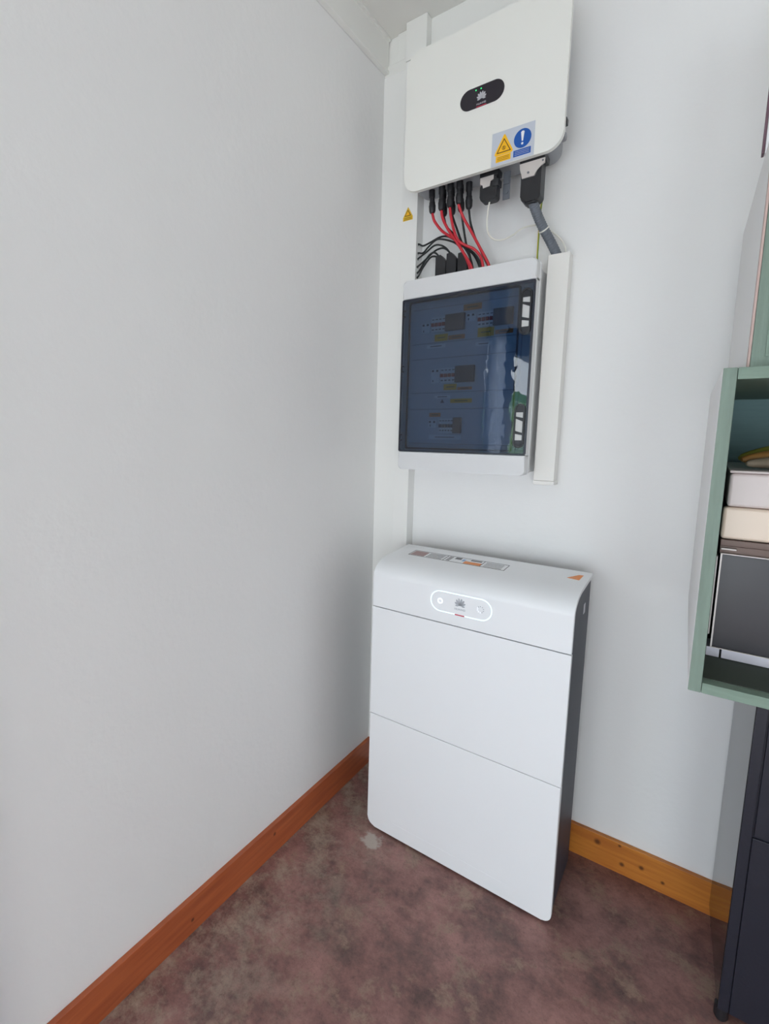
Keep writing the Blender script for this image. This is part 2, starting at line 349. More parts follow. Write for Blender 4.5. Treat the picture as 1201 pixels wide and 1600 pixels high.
# ------------------------------------------------------------------ door and window (daylight openings, outside the frame)
y0, y1, z0, z1 = DOOR
d1 = struct('door_1', None, None, 'glazed door with navy frame in the left wall', 'door', (-0.06, (y0+y1)/2, 0))
bm = NB()
for (a, b) in ((y1-0.05, y1), (y0, y0+0.05), (-2.06, -1.90)): box(bm, -0.09, -0.03, a, b, 0.0, z1, 0.003)
box(bm, -0.09, -0.03, y0+0.05, y1-0.05, z1-0.13, z1, 0.003); box(bm, -0.085, -0.035, y0+0.05, y1-0.05, 0.0, 0.1, 0.003); box(bm, -0.085, -0.035, y0+0.05, -2.06, 0.92, 0.97, 0.003)
obj('door_frame', bm, M_FRAMEBLUE, d1)
bm = NB(); box(bm, -0.062, -0.058, y0+0.05, y1-0.05, 0.1, z1-0.13); obj('pane', bm, M_PANE, d1)
bm = NB(); box(bm, -0.03, 0.01, -2.04, -2.02, 0.98, 1.10, 0.004); obj('door_handle', bm, M_STEEL, d1)
for nm, (x0, x1, z0, z1), lb in (('window_1', WIN, 'narrower white framed window behind the camera, near the left wall'), ('added_fill_window', WIN_FILL, 'wider white framed window added behind the camera as fill light, near the right wall')):
    w1 = struct(nm, None, None, lb, 'window', ((x0+x1)/2, ROOM_Y-0.06, z0))
    for (a, b) in ((x0, x0+0.05), (x1-0.05, x1), ((x0+x1)/2-0.035, (x0+x1)/2+0.035)):
        bm = NB(); box(bm, a, b, ROOM_Y-0.09, ROOM_Y-0.03, z0, z1, 0.003); obj('window_post', bm, M_FRAMEWHT, w1)
    for (a, b) in ((z0, z0+0.05), (z1-0.05, z1)):
        bm = NB(); box(bm, x0+0.05, x1-0.05, ROOM_Y-0.088, ROOM_Y-0.032, a, b, 0.003); obj('window_rail', bm, M_FRAMEWHT, w1)
    bm = NB(); box(bm, x0+0.05, x1-0.05, ROOM_Y-0.062, ROOM_Y-0.058, z0+0.05, z1-0.05); obj('pane', bm, M_PANE, w1)
# curtain hanging over the near leaf
bm = NB(); N = 60; ya, yb = -1.70, -1.43
rows = []
for k, (z, s) in enumerate(((0.06, 1.0), (0.6, 0.95), (1.2, 0.85), (1.8, 0.7), (2.2, 0.6))):
    rows.append([bm.verts.new((0.018 + 0.011*s*math.sin(i*0.9 + k*0.25) + 0.004*math.sin(i*2.3), ya + (yb-ya)*i/N, z)) for i in range(N+1)])
for a, b in zip(rows, rows[1:]):
    for i in range(N): bm.faces.new([a[i], a[i+1], b[i+1], b[i]])
n_ = M_CURTAIN.node_tree; p_ = n_.nodes['Principled BSDF']; tl_ = n_.nodes.new('ShaderNodeBsdfTranslucent'); tl_.inputs[0].default_value = (0.75, 0.8, 0.9, 1)
ms_ = n_.nodes.new('ShaderNodeMixShader'); ms_.inputs[0].default_value = 0.7; n_.links.new(p_.outputs[0], ms_.inputs[1]); n_.links.new(tl_.outputs[0], ms_.inputs[2]); n_.links.new(ms_.outputs[0], n_.nodes['Material Output'].inputs[0])
cu = tagged('curtain', bm, M_CURTAIN, 'pale folded curtain hanging beside the glazed door', 'curtain')
# outdoors
bm = NB(); box(bm, -12, -T, -18, 3, -0.12, -0.02); struct('patio', bm, M_PAVE, 'paved yard outside the door', 'paving')
bm = NB(); bmesh.ops.create_icosphere(bm, subdivisions=5, radius=1.0)
for v in bm.verts:
    n0 = v.co.copy(); k = 1 + 0.16*noise.noise(n0*3) + 0.10*noise.noise(n0*9)
    v.co = Vector((-2.35 + 1.25*n0.x*k, -8.7 + 0.5*n0.y*k, 1.02 + 0.98*max(-1, min(1, n0.z*1.25))*k))
tagged('hedge', bm, M_HEDGE, 'green clipped hedge in the yard outside the door', 'hedge')
bm = NB(); box(bm, -5.5, -0.6, -8.1, -7.98, -0.02, 0.95, 0.01); tagged('garden_wall', bm, M_WHITE, 'low white garden wall in front of the hedge outside', 'wall')

# ------------------------------------------------------------------ cable ducts
t = thing('corner_duct', 'wide white boxed duct filling the room corner from cornice to floor', 'cable duct', (0.0, 0, 0.11))
bm = NB(); box(bm, 0.0, 0.0955, -0.027, -0.0155, 0.001, 2.592, 0.0015); obj('duct_lid', bm, M_DUCT, t)
t = thing('cable_duct', 'narrow white duct with a yellow warning triangle, beside the room corner', 'cable duct', (0.127, 0, 0.11))
bm = NB(); box(bm, 0.0965, 0.157, -0.050, -0.0155, 0.001, 2.594, 0.0015); obj('duct_lid', bm, M_DUCT, t)
bm = NB(); box(bm, 0.0975, 0.1562, -0.0155, -0.0005, 0.103, 2.594); obj('duct_base', bm, M_DUCT, t)
for z in (2.006, 1.977, 1.957, 1.931, 1.912, 1.896):
    bm = NB(); lathe(bm, (0.1565, -0.0335, z), (1, 0, 0), [(0, 0.0042), (0.0012, 0.0042)], 12); obj('cable_hole', bm, M_BLACK, t)
ws = obj('warning_sticker', flat(NB(), [(0.1035, 2.087), (0.1405, 2.087), (0.1405, 2.098), (0.122, 2.131), (0.1035, 2.098)], -0.0502), M_YEL2, t, 'yellow triangular warning sticker')
bm = NB(); flat(bm, [(0.110, 2.1015), (0.134, 2.1015), (0.122, 2.122)], -0.0509, 0.0004); obj('warning_triangle', bm, M_BROWN, ws)
bm = NB(); flat(bm, [(0.1135, 2.1035), (0.1305, 2.1035), (0.122, 2.118)], -0.0514, 0.0003); obj('triangle_field', bm, M_YEL, ws)
bm = NB()
for z in (2.090, 2.0945): flat(bm, [(0.108, z), (0.136, z), (0.136, z+0.0012), (0.108, z+0.0012)], -0.0509, 0.0004)
obj('small_print', bm, M_BROWN, ws)['kind'] = 'stuff'
bm = NB(); box(bm, 0.094, 0.170, -0.050, -0.0162, 2.596, ROOM_Z-0.001, 0.0015)
box(bm, 0.047, 0.0945, -0.0225, -0.0162, 2.6285, ROOM_Z-0.001, 0.0012)
tagged('duct_cap_box', bm, M_TRIM, 'small white boxed cover crossing the cornice above the ducts', 'duct cover')

t = thing('cable_duct', 'white duct standing right of the grey electrical box, open at its top', 'cable duct', (0.618, 0, 1.2))
bm = NB(); box(bm, 0.5905, 0.649, -0.050, -0.047, 1.214, 1.883, 0.0008); box(bm, 0.5905, 0.592, -0.048, -0.006, 1.214, 1.883); box(bm, 0.6475, 0.649, -0.048, -0.006, 1.214, 1.883, 0.0005)
obj('duct_lid', bm, M_DUCT2, t)
bm = NB(); box(bm, 0.5925, 0.647, -0.006, -0.0003, 1.205, 1.886); obj('duct_base', bm, M_DUCT2, t)
bm = NB(); box(bm, 0.5895, 0.650, -0.0512, -0.0003, 1.2015, 1.2135, 0.0012); obj('end_cap', bm, M_DUCT2, t)

# ------------------------------------------------------------------ logo helper (eight petals fanning from a point)
def logo(bm, cx, cz, R, y):
    for s in (-1, 1):
        for a, l0, l1, w_ in ((12, 0.10, 1.22, 0.20), (35, 0.12, 1.18, 0.22), (59, 0.16, 1.05, 0.20), (84, 0.28, 0.82, 0.14)):
            A = math.radians(a)*s; dx, dz = math.sin(A), math.cos(A); px, pz = dz, -dx; pts = []
            for i in range(14):
                th = 2*math.pi*i/14; along = (l0+l1)/2 + (l1-l0)/2*math.cos(th); wd = w_*math.sin(th)*(0.55+0.45*(along-l0)/(l1-l0))
                pts.append((cx + R*(dx*along + px*wd), cz + R*(-0.62 + dz*along*1.15 + pz*wd)))
            flat(bm, pts, y, 0.0005)
    return bm

# ------------------------------------------------------------------ inverter
FY = -0.17
inv = thing('solar_inverter', 'white wall-mounted inverter with rounded corners and a black status pill', 'inverter', (0.402, -0.01, 2.11))
bm = NB(); plate(bm, rpoly(0.168, 0.639, 2.1165, 2.522, 0.045, 10), FY, FY+0.0148, 0.003, 3); obj('front_cover', bm, M_INV, inv)
bm = NB(); plate(bm, rpoly(0.180, 0.612, 2.128, 2.505, 0.03), FY+0.0148, -0.060, 0.002); obj('rear_housing', bm, M_INVG, inv, 'grey metal housing behind the white cover')
bm = NB(); box(bm, 0.22, 0.57, -0.0595, -0.0003, 2.18, 2.47, 0.002); obj('mounting_plate', bm, M_STEELD, inv)
pill = obj('status_panel', plate(NB(), rpoly(0.3475, 0.4755, 2.2925, 2.3485, 0.0278, 12), FY-0.0015, FY+0.001, 0.0008), M_PANELBLACK, inv, 'glossy black pill-shaped status panel')
bm = logo(NB(), 0.411, 2.3205, 0.0150, FY-0.0017); text_into(bm, 'HUAWEI', 0.411, 2.3005, FY-0.0017, 0.0072); obj('logo', bm, M_LOGO, pill, 'silver petal emblem with lettering under it')
for x in (0.394, 0.409):
    bm = NB(); lathe(bm, (x, FY-0.0014, 2.340), (0, -1, 0), [(0, 0.0019), (0.0006, 0.0017)], 12); obj('indicator_light', bm, M_LEDG, pill, 'small green indicator light')
bm = NB(); flat(bm, [(0.397, 2.2928), (0.426, 2.2928), (0.426, 2.2948), (0.397, 2.2948)], FY-0.0016); obj('red_mark', bm, M_REDMARK, pill)
lab = obj('warning_label', flat(NB(), [(0.4485, 2.1175), (0.5655, 2.1175), (0.565, 2.2045), (0.4485, 2.2055)], FY-0.0002, 0.0008), M_LBLGREY, inv, 'silver label with a yellow warning triangle and a blue circle')
LY = FY-0.0011
bm = NB(); flat(bm, rpoly(0.462, 0.503, 2.125, 2.1415, 0.001, 2), LY); 
tri = [(0.4575, 2.146), (0.461, 2.1425), (0.505, 2.1425), (0.5085, 2.146), (0.5075, 2.15), (0.486, 2.193), (0.4835, 2.1955), (0.481, 2.193), (0.4585, 2.15)]
flat(bm, tri, LY); obj('yellow_triangle', bm, M_YEL, lab)
def tri_out(c, s): return [(c[0], c[1]+s*0.62), (c[0]-s*0.56, c[1]-s*0.40), (c[0]+s*0.56, c[1]-s*0.40)]
bm = NB(); ring_plate(bm, tri_out((0.4832, 2.1625), 0.036), tri_out((0.4832, 2.1622), 0.030), LY-0.0012, LY-0.0007)
ring_plate(bm, [(0.4832+0.0052*math.cos(a*0.5236), 2.1595+0.0052*math.sin(a*0.5236)) for a in range(12)], [(0.4832+0.0043*math.cos(a*0.5236), 2.1595+0.0043*math.sin(a*0.5236)) for a in range(12)], LY-0.0012, LY-0.0007)
for dx in (-0.0018, 0.0004): flat(bm, [(0.4832+dx, 2.1565), (0.4832+dx+0.0012, 2.1565), (0.4832+dx+0.0012, 2.1630), (0.4832+dx, 2.1630)], LY-0.0007, 0.0005)
for k in range(3): flat(bm, [(0.466, 2.1285+k*0.004), (0.499, 2.1285+k*0.004), (0.499, 2.1294+k*0.004), (0.466, 2.1294+k*0.004)], LY-0.0007, 0.0004)
obj('warning_print', bm, M_BROWN, lab)
bm = NB(); flat(bm, [(0.5335+0.0232*math.cos(a*math.pi/18), 2.1690+0.0245*math.sin(a*math.pi/18)) for a in range(36)], LY)
flat(bm, [(0.5105, 2.1255), (0.557, 2.1255), (0.557, 2.1420), (0.5105, 2.1420)], LY); obj('blue_circle', bm, M_BLUE, lab)
bm = NB(); flat(bm, [(0.5318, 2.1620), (0.5352, 2.1620), (0.5382, 2.1850), (0.5355, 2.1875), (0.5315, 2.1875), (0.5288, 2.1850)], LY-0.0007, 0.0005)
flat(bm, [(0.5335+0.0030*math.cos(a*math.pi/6), 2.1555+0.0030*math.sin(a*math.pi/6)) for a in range(12)], LY-0.0007, 0.0005)
obj('exclamation_mark', bm, M_WHITE, lab)
bm = NB()
for k in range(3): flat(bm, [(0.514, 2.1290+k*0.0042), (0.5535, 2.1290+k*0.0042), (0.5535, 2.1297+k*0.0042), (0.514, 2.1297+k*0.0042)], LY-0.0007, 0.0004)
obj('small_print', bm, M_LBLGREY, lab)['kind'] = 'stuff'
bm = NB(); lathe(bm, (0.613, -0.115, 2.166), (1, 0, 0), [(0, 0.016), (0.006, 0.016), (0.008, 0.012), (0.018, 0.011), (0.020, 0.009)], 20); obj('isolator_knob', bm, M_INVG, inv)
bm = NB(); box(bm, 0.6125, 0.634, -0.125, -0.105, 2.195, 2.212, 0.002); obj('side_vent_plug', bm, M_BLACK, inv)
bm = NB(); box(bm, 0.4625, 0.4835, -0.100, -0.0975, 2.050, 2.1275, 0.0008); box(bm, 0.4655, 0.4805, -0.104, -0.100, 2.092, 2.112, 0.001); lathe(bm, (0.473, -0.100, 2.070), (0, -1, 0), [(0, 0.0055), (0.003, 0.005), (0.003, 0.003)], 16)
obj('side_bracket', bm, M_STEELD, inv, 'small zinc bracket hanging under the inverter')
bm = NB()
bm.free()
for x in (0.500, 0.508):
    bm = NB(); lathe(bm, (x, -0.15, 2.129), (0, 0, -1), [(0, 0.002), (0.0035, 0.002)], 10); obj('underside_screw', bm, M_STEEL, inv)

# ------------------------------------------------------------------ photovoltaic cables with their round connectors
def pv_connector(root, x, y, ztop, zbot, tilt=0.0):
    bm = NB(); L = ztop - zbot
    lathe(bm, (x, y, ztop), (tilt, 0, -1), [(0, 0.0098), (L*0.30, 0.0098), (L*0.34, 0.0078), (L*0.50, 0.0078), (L*0.52, 0.0092), (L*0.62, 0.0096), (L*0.66, 0.0108), (L*0.90, 0.0100), (L*0.97, 0.0078), (L, 0.0048)], 16)
    obj('connector', bm, M_BLACK, root, 'black round plug-in connector' if root.get('colour') == 'red' else None)
def cable(name, label, pts, mt, r, conn=None, group=None, cat='cable'):
    t = thing(name, label, cat, pts[0], group)
    if conn: pv_connector(t, *conn)
    bm = NB(); tube(bm, pts, r, 10, 5); obj('cable_sheath', bm, mt, t, ('red cable sheath' if mt is M_RED else None) if conn else None)
    return t
ZT = 2.128
reds = [
 ('leftmost red cable hanging from the inverter', [(0.2465, -0.12, 2.060), (0.249, -0.12, 2.050), (0.255, -0.118, 2.032), (0.278, -0.113, 2.001), (0.305, -0.110, 1.979), (0.324, -0.106, 1.963), (0.348, -0.101, 1.925), (0.368, -0.096, 1.882), (0.373, -0.09, 1.8495)], (0.2425, -0.12, ZT, 2.057, 0.06)),
 ('second red cable from the left under the inverter', [(0.281, -0.126, 2.062), (0.281, -0.126, 2.052), (0.286, -0.124, 2.030), (0.303, -0.121, 1.997), (0.322, -0.118, 1.969), (0.347, -0.113, 1.930), (0.377, -0.107, 1.878), (0.383, -0.1, 1.8495)], (0.279, -0.126, ZT, 2.056, 0.02)),
 ('third red cable from the left, sweeping right into the box top', [(0.309, -0.126, 2.065), (0.309, -0.126, 2.055), (0.313, -0.124, 2.029), (0.322, -0.122, 1.993), (0.337, -0.119, 1.958), (0.360, -0.110, 1.940), (0.382, -0.100, 1.928), (0.401, -0.092, 1.905), (0.409, -0.088, 1.875), (0.411, -0.085, 1.8495)], (0.3075, -0.126, ZT, 2.058, 0.02)),
 ('rightmost red cable, running straight down to the box top', [(0.338, -0.126, 2.065), (0.338, -0.126, 2.056), (0.351, -0.117, 2.021), (0.373, -0.109, 1.981), (0.399, -0.101, 1.932), (0.427, -0.093, 1.879), (0.433, -0.085, 1.8495)], (0.337, -0.126, ZT, 2.060, 0.02)),
]
for lb, pts, cn in reds: cable('solar_cable', lb, pts, M_RED, 0.0042, cn, 'solar cables plugged under the inverter')
blacks = [
 ('black cable directly behind the second red cable', [(0.277, -0.100, 2.055), (0.2785, -0.1, 2.045), (0.288, -0.098, 2.015), (0.316, -0.094, 1.983), (0.343, -0.088, 1.947), (0.369, -0.083, 1.928), (0.393, -0.079, 1.897), (0.402, -0.075, 1.8495)], (0.271, -0.098, ZT, 2.048, 0.08)),
 ('black cable directly behind the third red cable', [(0.305, -0.1, 2.052), (0.307, -0.1, 2.042), (0.322, -0.095, 2.0), (0.340, -0.09, 1.954), (0.360, -0.082, 1.920), (0.372, -0.078, 1.881), (0.374, -0.075, 1.8495)], (0.299, -0.098, ZT, 2.046, 0.08)),
 ('black cable dropping straight down behind the rightmost red cable', [(0.333, -0.1, 2.055), (0.336, -0.1, 2.045), (0.342, -0.092, 2.002), (0.351, -0.085, 1.951), (0.360, -0.075, 1.920), (0.365, -0.068, 1.882), (0.366, -0.065, 1.8495)], (0.328, -0.098, ZT, 2.048, 0.08)),
 ('rightmost black cable under the inverter, crossing behind the last red one', [(0.360, -0.1, 2.055), (0.361, -0.1, 2.043), (0.366, -0.094, 2.007), (0.381, -0.087, 1.962), (0.410, -0.081, 1.900), (0.421, -0.075, 1.875), (0.424, -0.072, 1.8495)], (0.3575, -0.1, ZT, 2.050, 0.03)),
]
for lb, pts, cn in blacks: cable('solar_cable', lb, pts, M_BLKCABLE, 0.0033, cn, 'solar cables plugged under the inverter')
loops = [
 ('topmost black cable arching out of the duct', [(0.154, -0.0335, 2.006), (0.162, -0.036, 2.005), (0.179, -0.041, 1.995), (0.207, -0.047, 1.998), (0.244, -0.052, 2.006), (0.273, -0.056, 2.001), (0.302, -0.060, 1.981), (0.330, -0.063, 1.957), (0.366, -0.062, 1.926), (0.388, -0.060, 1.883), (0.390, -0.06, 1.8495)]),
 ('second black cable down leaving the duct', [(0.154, -0.0335, 1.977), (0.163, -0.036, 1.976), (0.180, -0.041, 1.972), (0.204, -0.047, 1.987), (0.231, -0.054, 1.999), (0.255, -0.062, 1.995), (0.291, -0.070, 1.979), (0.315, -0.076, 1.963), (0.333, -0.078, 1.942), (0.341, -0.08, 1.925)]),
 ('third black cable down leaving the duct', [(0.154, -0.0335, 1.957), (0.165, -0.038, 1.960), (0.194, -0.047, 1.969), (0.227, -0.055, 1.982), (0.255, -0.063, 1.975), (0.281, -0.072, 1.955), (0.300, -0.078, 1.928)]),
 ('fourth black cable down leaving the duct', [(0.154, -0.0335, 1.931), (0.166, -0.044, 1.931), (0.194, -0.055, 1.941), (0.232, -0.064, 1.960), (0.262, -0.073, 1.962), (0.285, -0.082, 1.950), (0.306, -0.086, 1.926)]),
 ('fifth black cable down leaving the duct', [(0.154, -0.0335, 1.912), (0.165, -0.040, 1.913), (0.189, -0.050, 1.936), (0.215, -0.060, 1.955), (0.238, -0.070, 1.953), (0.262, -0.077, 1.928)]),
 ('lowest black cable leaving the duct, just above the box', [(0.154, -0.0335, 1.896), (0.166, -0.042, 1.898), (0.190, -0.058, 1.918), (0.218, -0.068, 1.940), (0.241, -0.078, 1.939), (0.268, -0.086, 1.924)]),
]
for lb, pts in loops: cable('string_cable', lb, pts, M_BLKCABLE, 0.0030, None, 'black cables looping out of the duct')

# ------------------------------------------------------------------ plugs on the right of the inverter
t = thing('communication_cable', 'thin white cable looping from a small black plug under the inverter', 'cable', (0.437, -0.12, 2.05))
bm = NB(); box(bm, 0.403, 0.459, -0.135, -0.100, 2.112, 2.128, 0.002); plate(bm, rpoly(0.406, 0.456, 2.046, 2.092, (0.012, 0.010, 0.004, 0.004), 5), -0.136, -0.104, 0.003); plate(bm, rpoly(0.4085, 0.453, 2.085, 2.114, 0.003, 3), -0.132, -0.104, 0.002); box(bm, 0.444, 0.462, -0.140, -0.108, 2.080, 2.100, 0.003)
obj('plug_body', bm, M_BLACK, t, 'small black plug')
bm = NB(); plate(bm, [(0.406, 2.113), (0.406, 2.094), (0.414, 2.092), (0.415, 2.082), (0.436, 2.084), (0.437, 2.098), (0.446, 2.100), (0.446, 2.113)], -0.1375, -0.1345, 0.0006); obj('plug_clip', bm, M_PLATE, t, 'pale metal clip')
bm = NB(); tube(bm, [(0.433, -0.12, 2.060), (0.432, -0.12, 2.050), (0.425, -0.113, 2.023), (0.422, -0.106, 1.984), (0.429, -0.100, 1.958), (0.445, -0.093, 1.944), (0.466, -0.086, 1.942), (0.491, -0.079, 1.951), (0.516, -0.072, 1.967), (0.543, -0.064, 1.972), (0.567, -0.050, 1.970), (0.591, -0.040, 1.953), (0.611, -0.033, 1.935), (0.626, -0.028, 1.913), (0.632, -0.026, 1.890), (0.633, -0.025, 1.84)], 0.0026, 8, 5)
obj('cable_sheath', bm, M_WHTCABLE, t)

t = thing('power_conduit', 'grey corrugated conduit running from the large black plug to the right duct', 'conduit', (0.557, -0.13, 2.01))
bm = NB(); box(bm, 0.523, 0.591, -0.152, -0.100, 2.1095, 2.1275, 0.003)
plate(bm, rpoly(0.529, 0.583, 2.008, 2.112, (0.016, 0.014, 0.004, 0.004), 6), -0.150, -0.108, 0.006, 3)
plate(bm, rpoly(0.540, 0.572, 2.004, 2.02, 0.004, 3), -0.146, -0.112, 0.003)
obj('plug_body', bm, M_BLACK, t, 'large black plug housing')
pl = obj('plug_plate', plate(NB(), [(0.524, 2.1105), (0.526, 2.096), (0.5325, 2.0705), (0.566, 2.0705), (0.572, 2.084), (0.582, 2.0925), (0.5915, 2.097), (0.5915, 2.1105)], -0.1545, -0.150, 0.0012), M_PLATE, t, 'pale metal retaining plate')
bm = NB(); lathe(bm, (0.549, -0.1545, 2.0825), (0, -1, 0), [(0, 0.0030), (0.0012, 0.0028), (0.0012, 0.0014)], 14); obj('screw', bm, M_STEELD, pl); bm = NB(); lathe(bm, (0.5865, -0.1545, 2.104), (0, -1, 0), [(0, 0.0025), (0.0012, 0.0024)], 12); obj('screw', bm, M_STEELD, pl)
path = [(0.557, -0.13, 2.022), (0.559, -0.128, 2.012), (0.567, -0.112, 1.985), (0.579, -0.086, 1.953), (0.596, -0.056, 1.917), (0.612, -0.030, 1.880), (0.615, -0.027, 1.862), (0.616, -0.027, 1.83)]
cp = catmull(path, 26); bm = NB()
nseg = len(cp)-1
tube(bm, cp, 0.0125, 16, smooth=False, rf=lambda f: 0.0130 + 0.0006*math.sin(f*nseg*math.pi/2.0))
obj('corrugated_hose', bm, M_CONDUIT, t, ang=1.6)
bm = NB(); q = catmull(path, 26); k = 26*3+4; lathe(bm, q[k], (q[k+2]-q[k]), [(-0.0018, 0.0150), (0.0018, 0.0150)], 20); obj('cable_tie', bm, M_WHTCABLE, t, 'white cable tie')

t = thing('earth_wire', 'thin green and yellow earth wire behind the grey conduit', 'wire', (0.562, -0.045, 2.13))
gp = [(0.562, -0.050, 2.140), (0.562, -0.047, 2.118), (0.562, -0.043, 2.056), (0.558, -0.040, 2.022), (0.556, -0.037, 1.952), (0.555, -0.033, 1.892), (0.554, -0.03, 1.8495)]
bm = NB(); tube(bm, gp, 0.0026, 8, 5); obj('wire_sheath', bm, M_GND1, t)
bm = NB(); tube(bm, [(x+0.0012, y-0.0012, z) for x, y, z in gp], 0.0018, 6, 5); obj('green_stripe', bm, M_GND2, t, 'green stripe')

# ------------------------------------------------------------------ distribution box
db = thing('distribution_box', 'light grey electrical box with a dark tinted see-through door', 'electrical box', (0.377, -0.0, 1.232))
bm = NB(); box(bm, 0.178, 0.5775, -0.098, -0.052, 1.236, 1.848, 0.004, 3); box(bm, 0.1585, 0.5765, -0.055, -0.0005, 1.2375, 1.846, 0.003); obj('rear_body', bm, M_BOX, db)
bm = NB(); plate(bm, rpoly(0.1665, 0.5875, 1.2325, 1.8535, 0.012, 5), -0.108, -0.096, 0.0015)
plate(bm, rpoly(0.1665, 0.5875, 1.795, 1.8535, (0.0, 0.0, 0.012, 0.012), 5), -0.1505, -0.106, 0.004, 3)
plate(bm, rpoly(0.1665, 0.5875, 1.2325, 1.2935, (0.012, 0.012, 0.0, 0.0), 5), -0.1505, -0.106, 0.004, 3)
box(bm, 0.1665, 0.170, -0.140, -0.106, 1.29, 1.80); box(bm, 0.584, 0.5875, -0.144, -0.106, 1.29, 1.80, 0.001)
obj('front_cover', bm, M_BOX, db)
bm = NB(); box(bm, 0.5772, 0.5885, -0.1135, -0.1095, 1.236, 1.850, 0.0012); obj('seal_rib', bm, M_WHITE, db, 'pale sealing rib around the side')
dr = obj('tinted_door', plate(NB(), rpoly(0.1655, 0.5870, 1.2945, 1.7940, 0.004, 3), -0.1495, -0.1455), M_TINT, db, 'dark blue transparent door')
bm = NB()
ring_plate(bm, rpoly(0.1655, 0.5870, 1.2945, 1.7940, 0.004, 3), rpoly(0.1695, 0.5815, 1.2985, 1.7885, 0.004, 3), -0.1500, -0.1440)
ring_plate(bm, rpoly(0.1880, 0.5455, 1.3030, 1.7850, 0.006, 3), rpoly(0.1925, 0.5410, 1.3080, 1.7800, 0.006, 3), -0.1454, -0.1395)
obj('door_rim', bm, M_DOOREDGE, dr, 'darker rim of the door')
for z in (1.56, 1.33, 1.74):
    bm = NB(); box(bm, 0.166, 0.173, -0.1515, -0.138, z, z+0.004, 0.001); box(bm, 0.166, 0.173, -0.1515, -0.138, z+0.018, z+0.022, 0.001); box(bm, 0.1665, 0.170, -0.1515, -0.1495, z, z+0.022, 0.0006)
    obj('door_hinge', bm, M_LATCH, dr)
for zc in (1.7075, 1.3805):
    la = obj('door_latch', ring_plate(NB(), rpoly(0.5500, 0.5800, zc-0.065, zc+0.065, 0.0145, 8), rpoly(0.5545, 0.5755, zc-0.0605, zc+0.0605, 0.0105, 8), -0.1540, -0.1440), M_LATCH, dr, 'black rounded latch on the door')
    bm = NB(); plate(bm, rpoly(0.5545, 0.5755, zc-0.0605, zc+0.0605, 0.0103, 8), -0.1503, -0.1440); obj('latch_recess', bm, M_SHINE, la, 'pale plastic inside the latch')
    for pts_ in (rpoly(0.5548, 0.5752, zc+0.040, zc+0.0600, (0, 0, 0.010, 0.010), 6), rpoly(0.5548, 0.5752, zc-0.0600, zc-0.042, (0.010, 0.010, 0, 0), 6),
                 [(0.5545, zc+0.028), (0.5545, zc+0.022), (0.5755, zc+0.013), (0.5755, zc+0.024)], [(0.5545, zc-0.014), (0.5545, zc-0.023), (0.5755, zc-0.027), (0.5755, zc-0.020)]):
        bm = NB(); plate(bm, pts_, -0.1530, -0.1504, 0.0008); obj('latch_bar', bm, M_LATCH, la)
PY = -0.120
ip = obj('inner_panel', plate(NB(), rpoly(0.1860, 0.5475, 1.3000, 1.7870, 0.004, 3), PY, -0.108), M_PANELGREY, db, 'grey inner panel behind the tinted door')
for z in (1.651, 1.601, 1.490, 1.436, 1.322, 1.762):
    bm = NB(); box(bm, 0.1925, 0.541, PY-0.0022, PY, z-0.0016, z+0.0016, 0.0006); obj('panel_ridge', bm, M_LOGOD, ip)
def breaker(x0, x1, xm, z0, z1, small=False):
    br = obj('circuit_breaker', box(NB(), x0, x1, PY-0.006, PY-0.0005, z0, z1, 0.0012), M_BRKWHITE, ip, 'white breaker with red toggles')
    bm = NB(); n = 4 if not small else 5; zc = (z0+z1)/2; wx = (x1-x0)/n
    bm.free()
    for i in range(n):
        bm = NB(); box(bm, x0+i*wx+wx*0.12, x0+(i+1)*wx-wx*0.12, PY-0.0125, PY-0.006, zc-0.006, zc+0.005, 0.001)
        o_ = obj('toggle', bm, M_TOGRED if not small else M_MODULE, br)
    bm = NB()
    for i in range(n): box(bm, x0+i*wx+wx*0.2, x0+(i+1)*wx-wx*0.2, PY-0.0068, PY-0.006, z0+0.006, z0+0.010); box(bm, x0+i*wx+wx*0.2, x0+(i+1)*wx-wx*0.2, PY-0.0068, PY-0.006, z1-0.009, z1-0.006)
    obj('breaker_print', bm, M_MODULE, br)['kind'] = 'stuff'
    bm = NB(); box(bm, x1+0.0006, xm, PY-0.014, PY-0.0005, z0-0.001, z1+0.003, 0.0015); obj('blank_module', bm, M_MODULE, ip, 'dark grey module cover')
breaker(0.2610, 0.3100, 0.3740, 1.684, 1.731); breaker(0.4150, 0.4640, 0.5220, 1.684, 1.729); breaker(0.2990, 0.3500, 0.4130, 1.520, 1.568); breaker(0.3010, 0.3500, 0.3770, 1.358, 1.405, True)
for x0, z0, z1 in ((0.226, 1.684, 1.716), (0.378, 1.705, 1.730), (0.266, 1.521, 1.566), (0.262, 1.375, 1.400)):
    sb = obj('surge_module', box(NB(), x0, x0+0.030, PY-0.005, PY-0.0005, z0, z1, 0.001), M_BRKWHITE, ip, 'small white module')
    bm = NB(); box(bm, x0+0.003, x0+0.010, PY-0.0058, PY-0.005, z1-0.009, z1-0.003); box(bm, x0+0.018, x0+0.025, PY-0.0058, PY-0.005, z1-0.009, z1-0.003); box(bm, x0+0.006, x0+0.009, PY-0.0058, PY-0.005, z0+0.004, z0+0.010); obj('terminal_mark', bm, M_BLACK, sb)['kind'] = 'stuff'
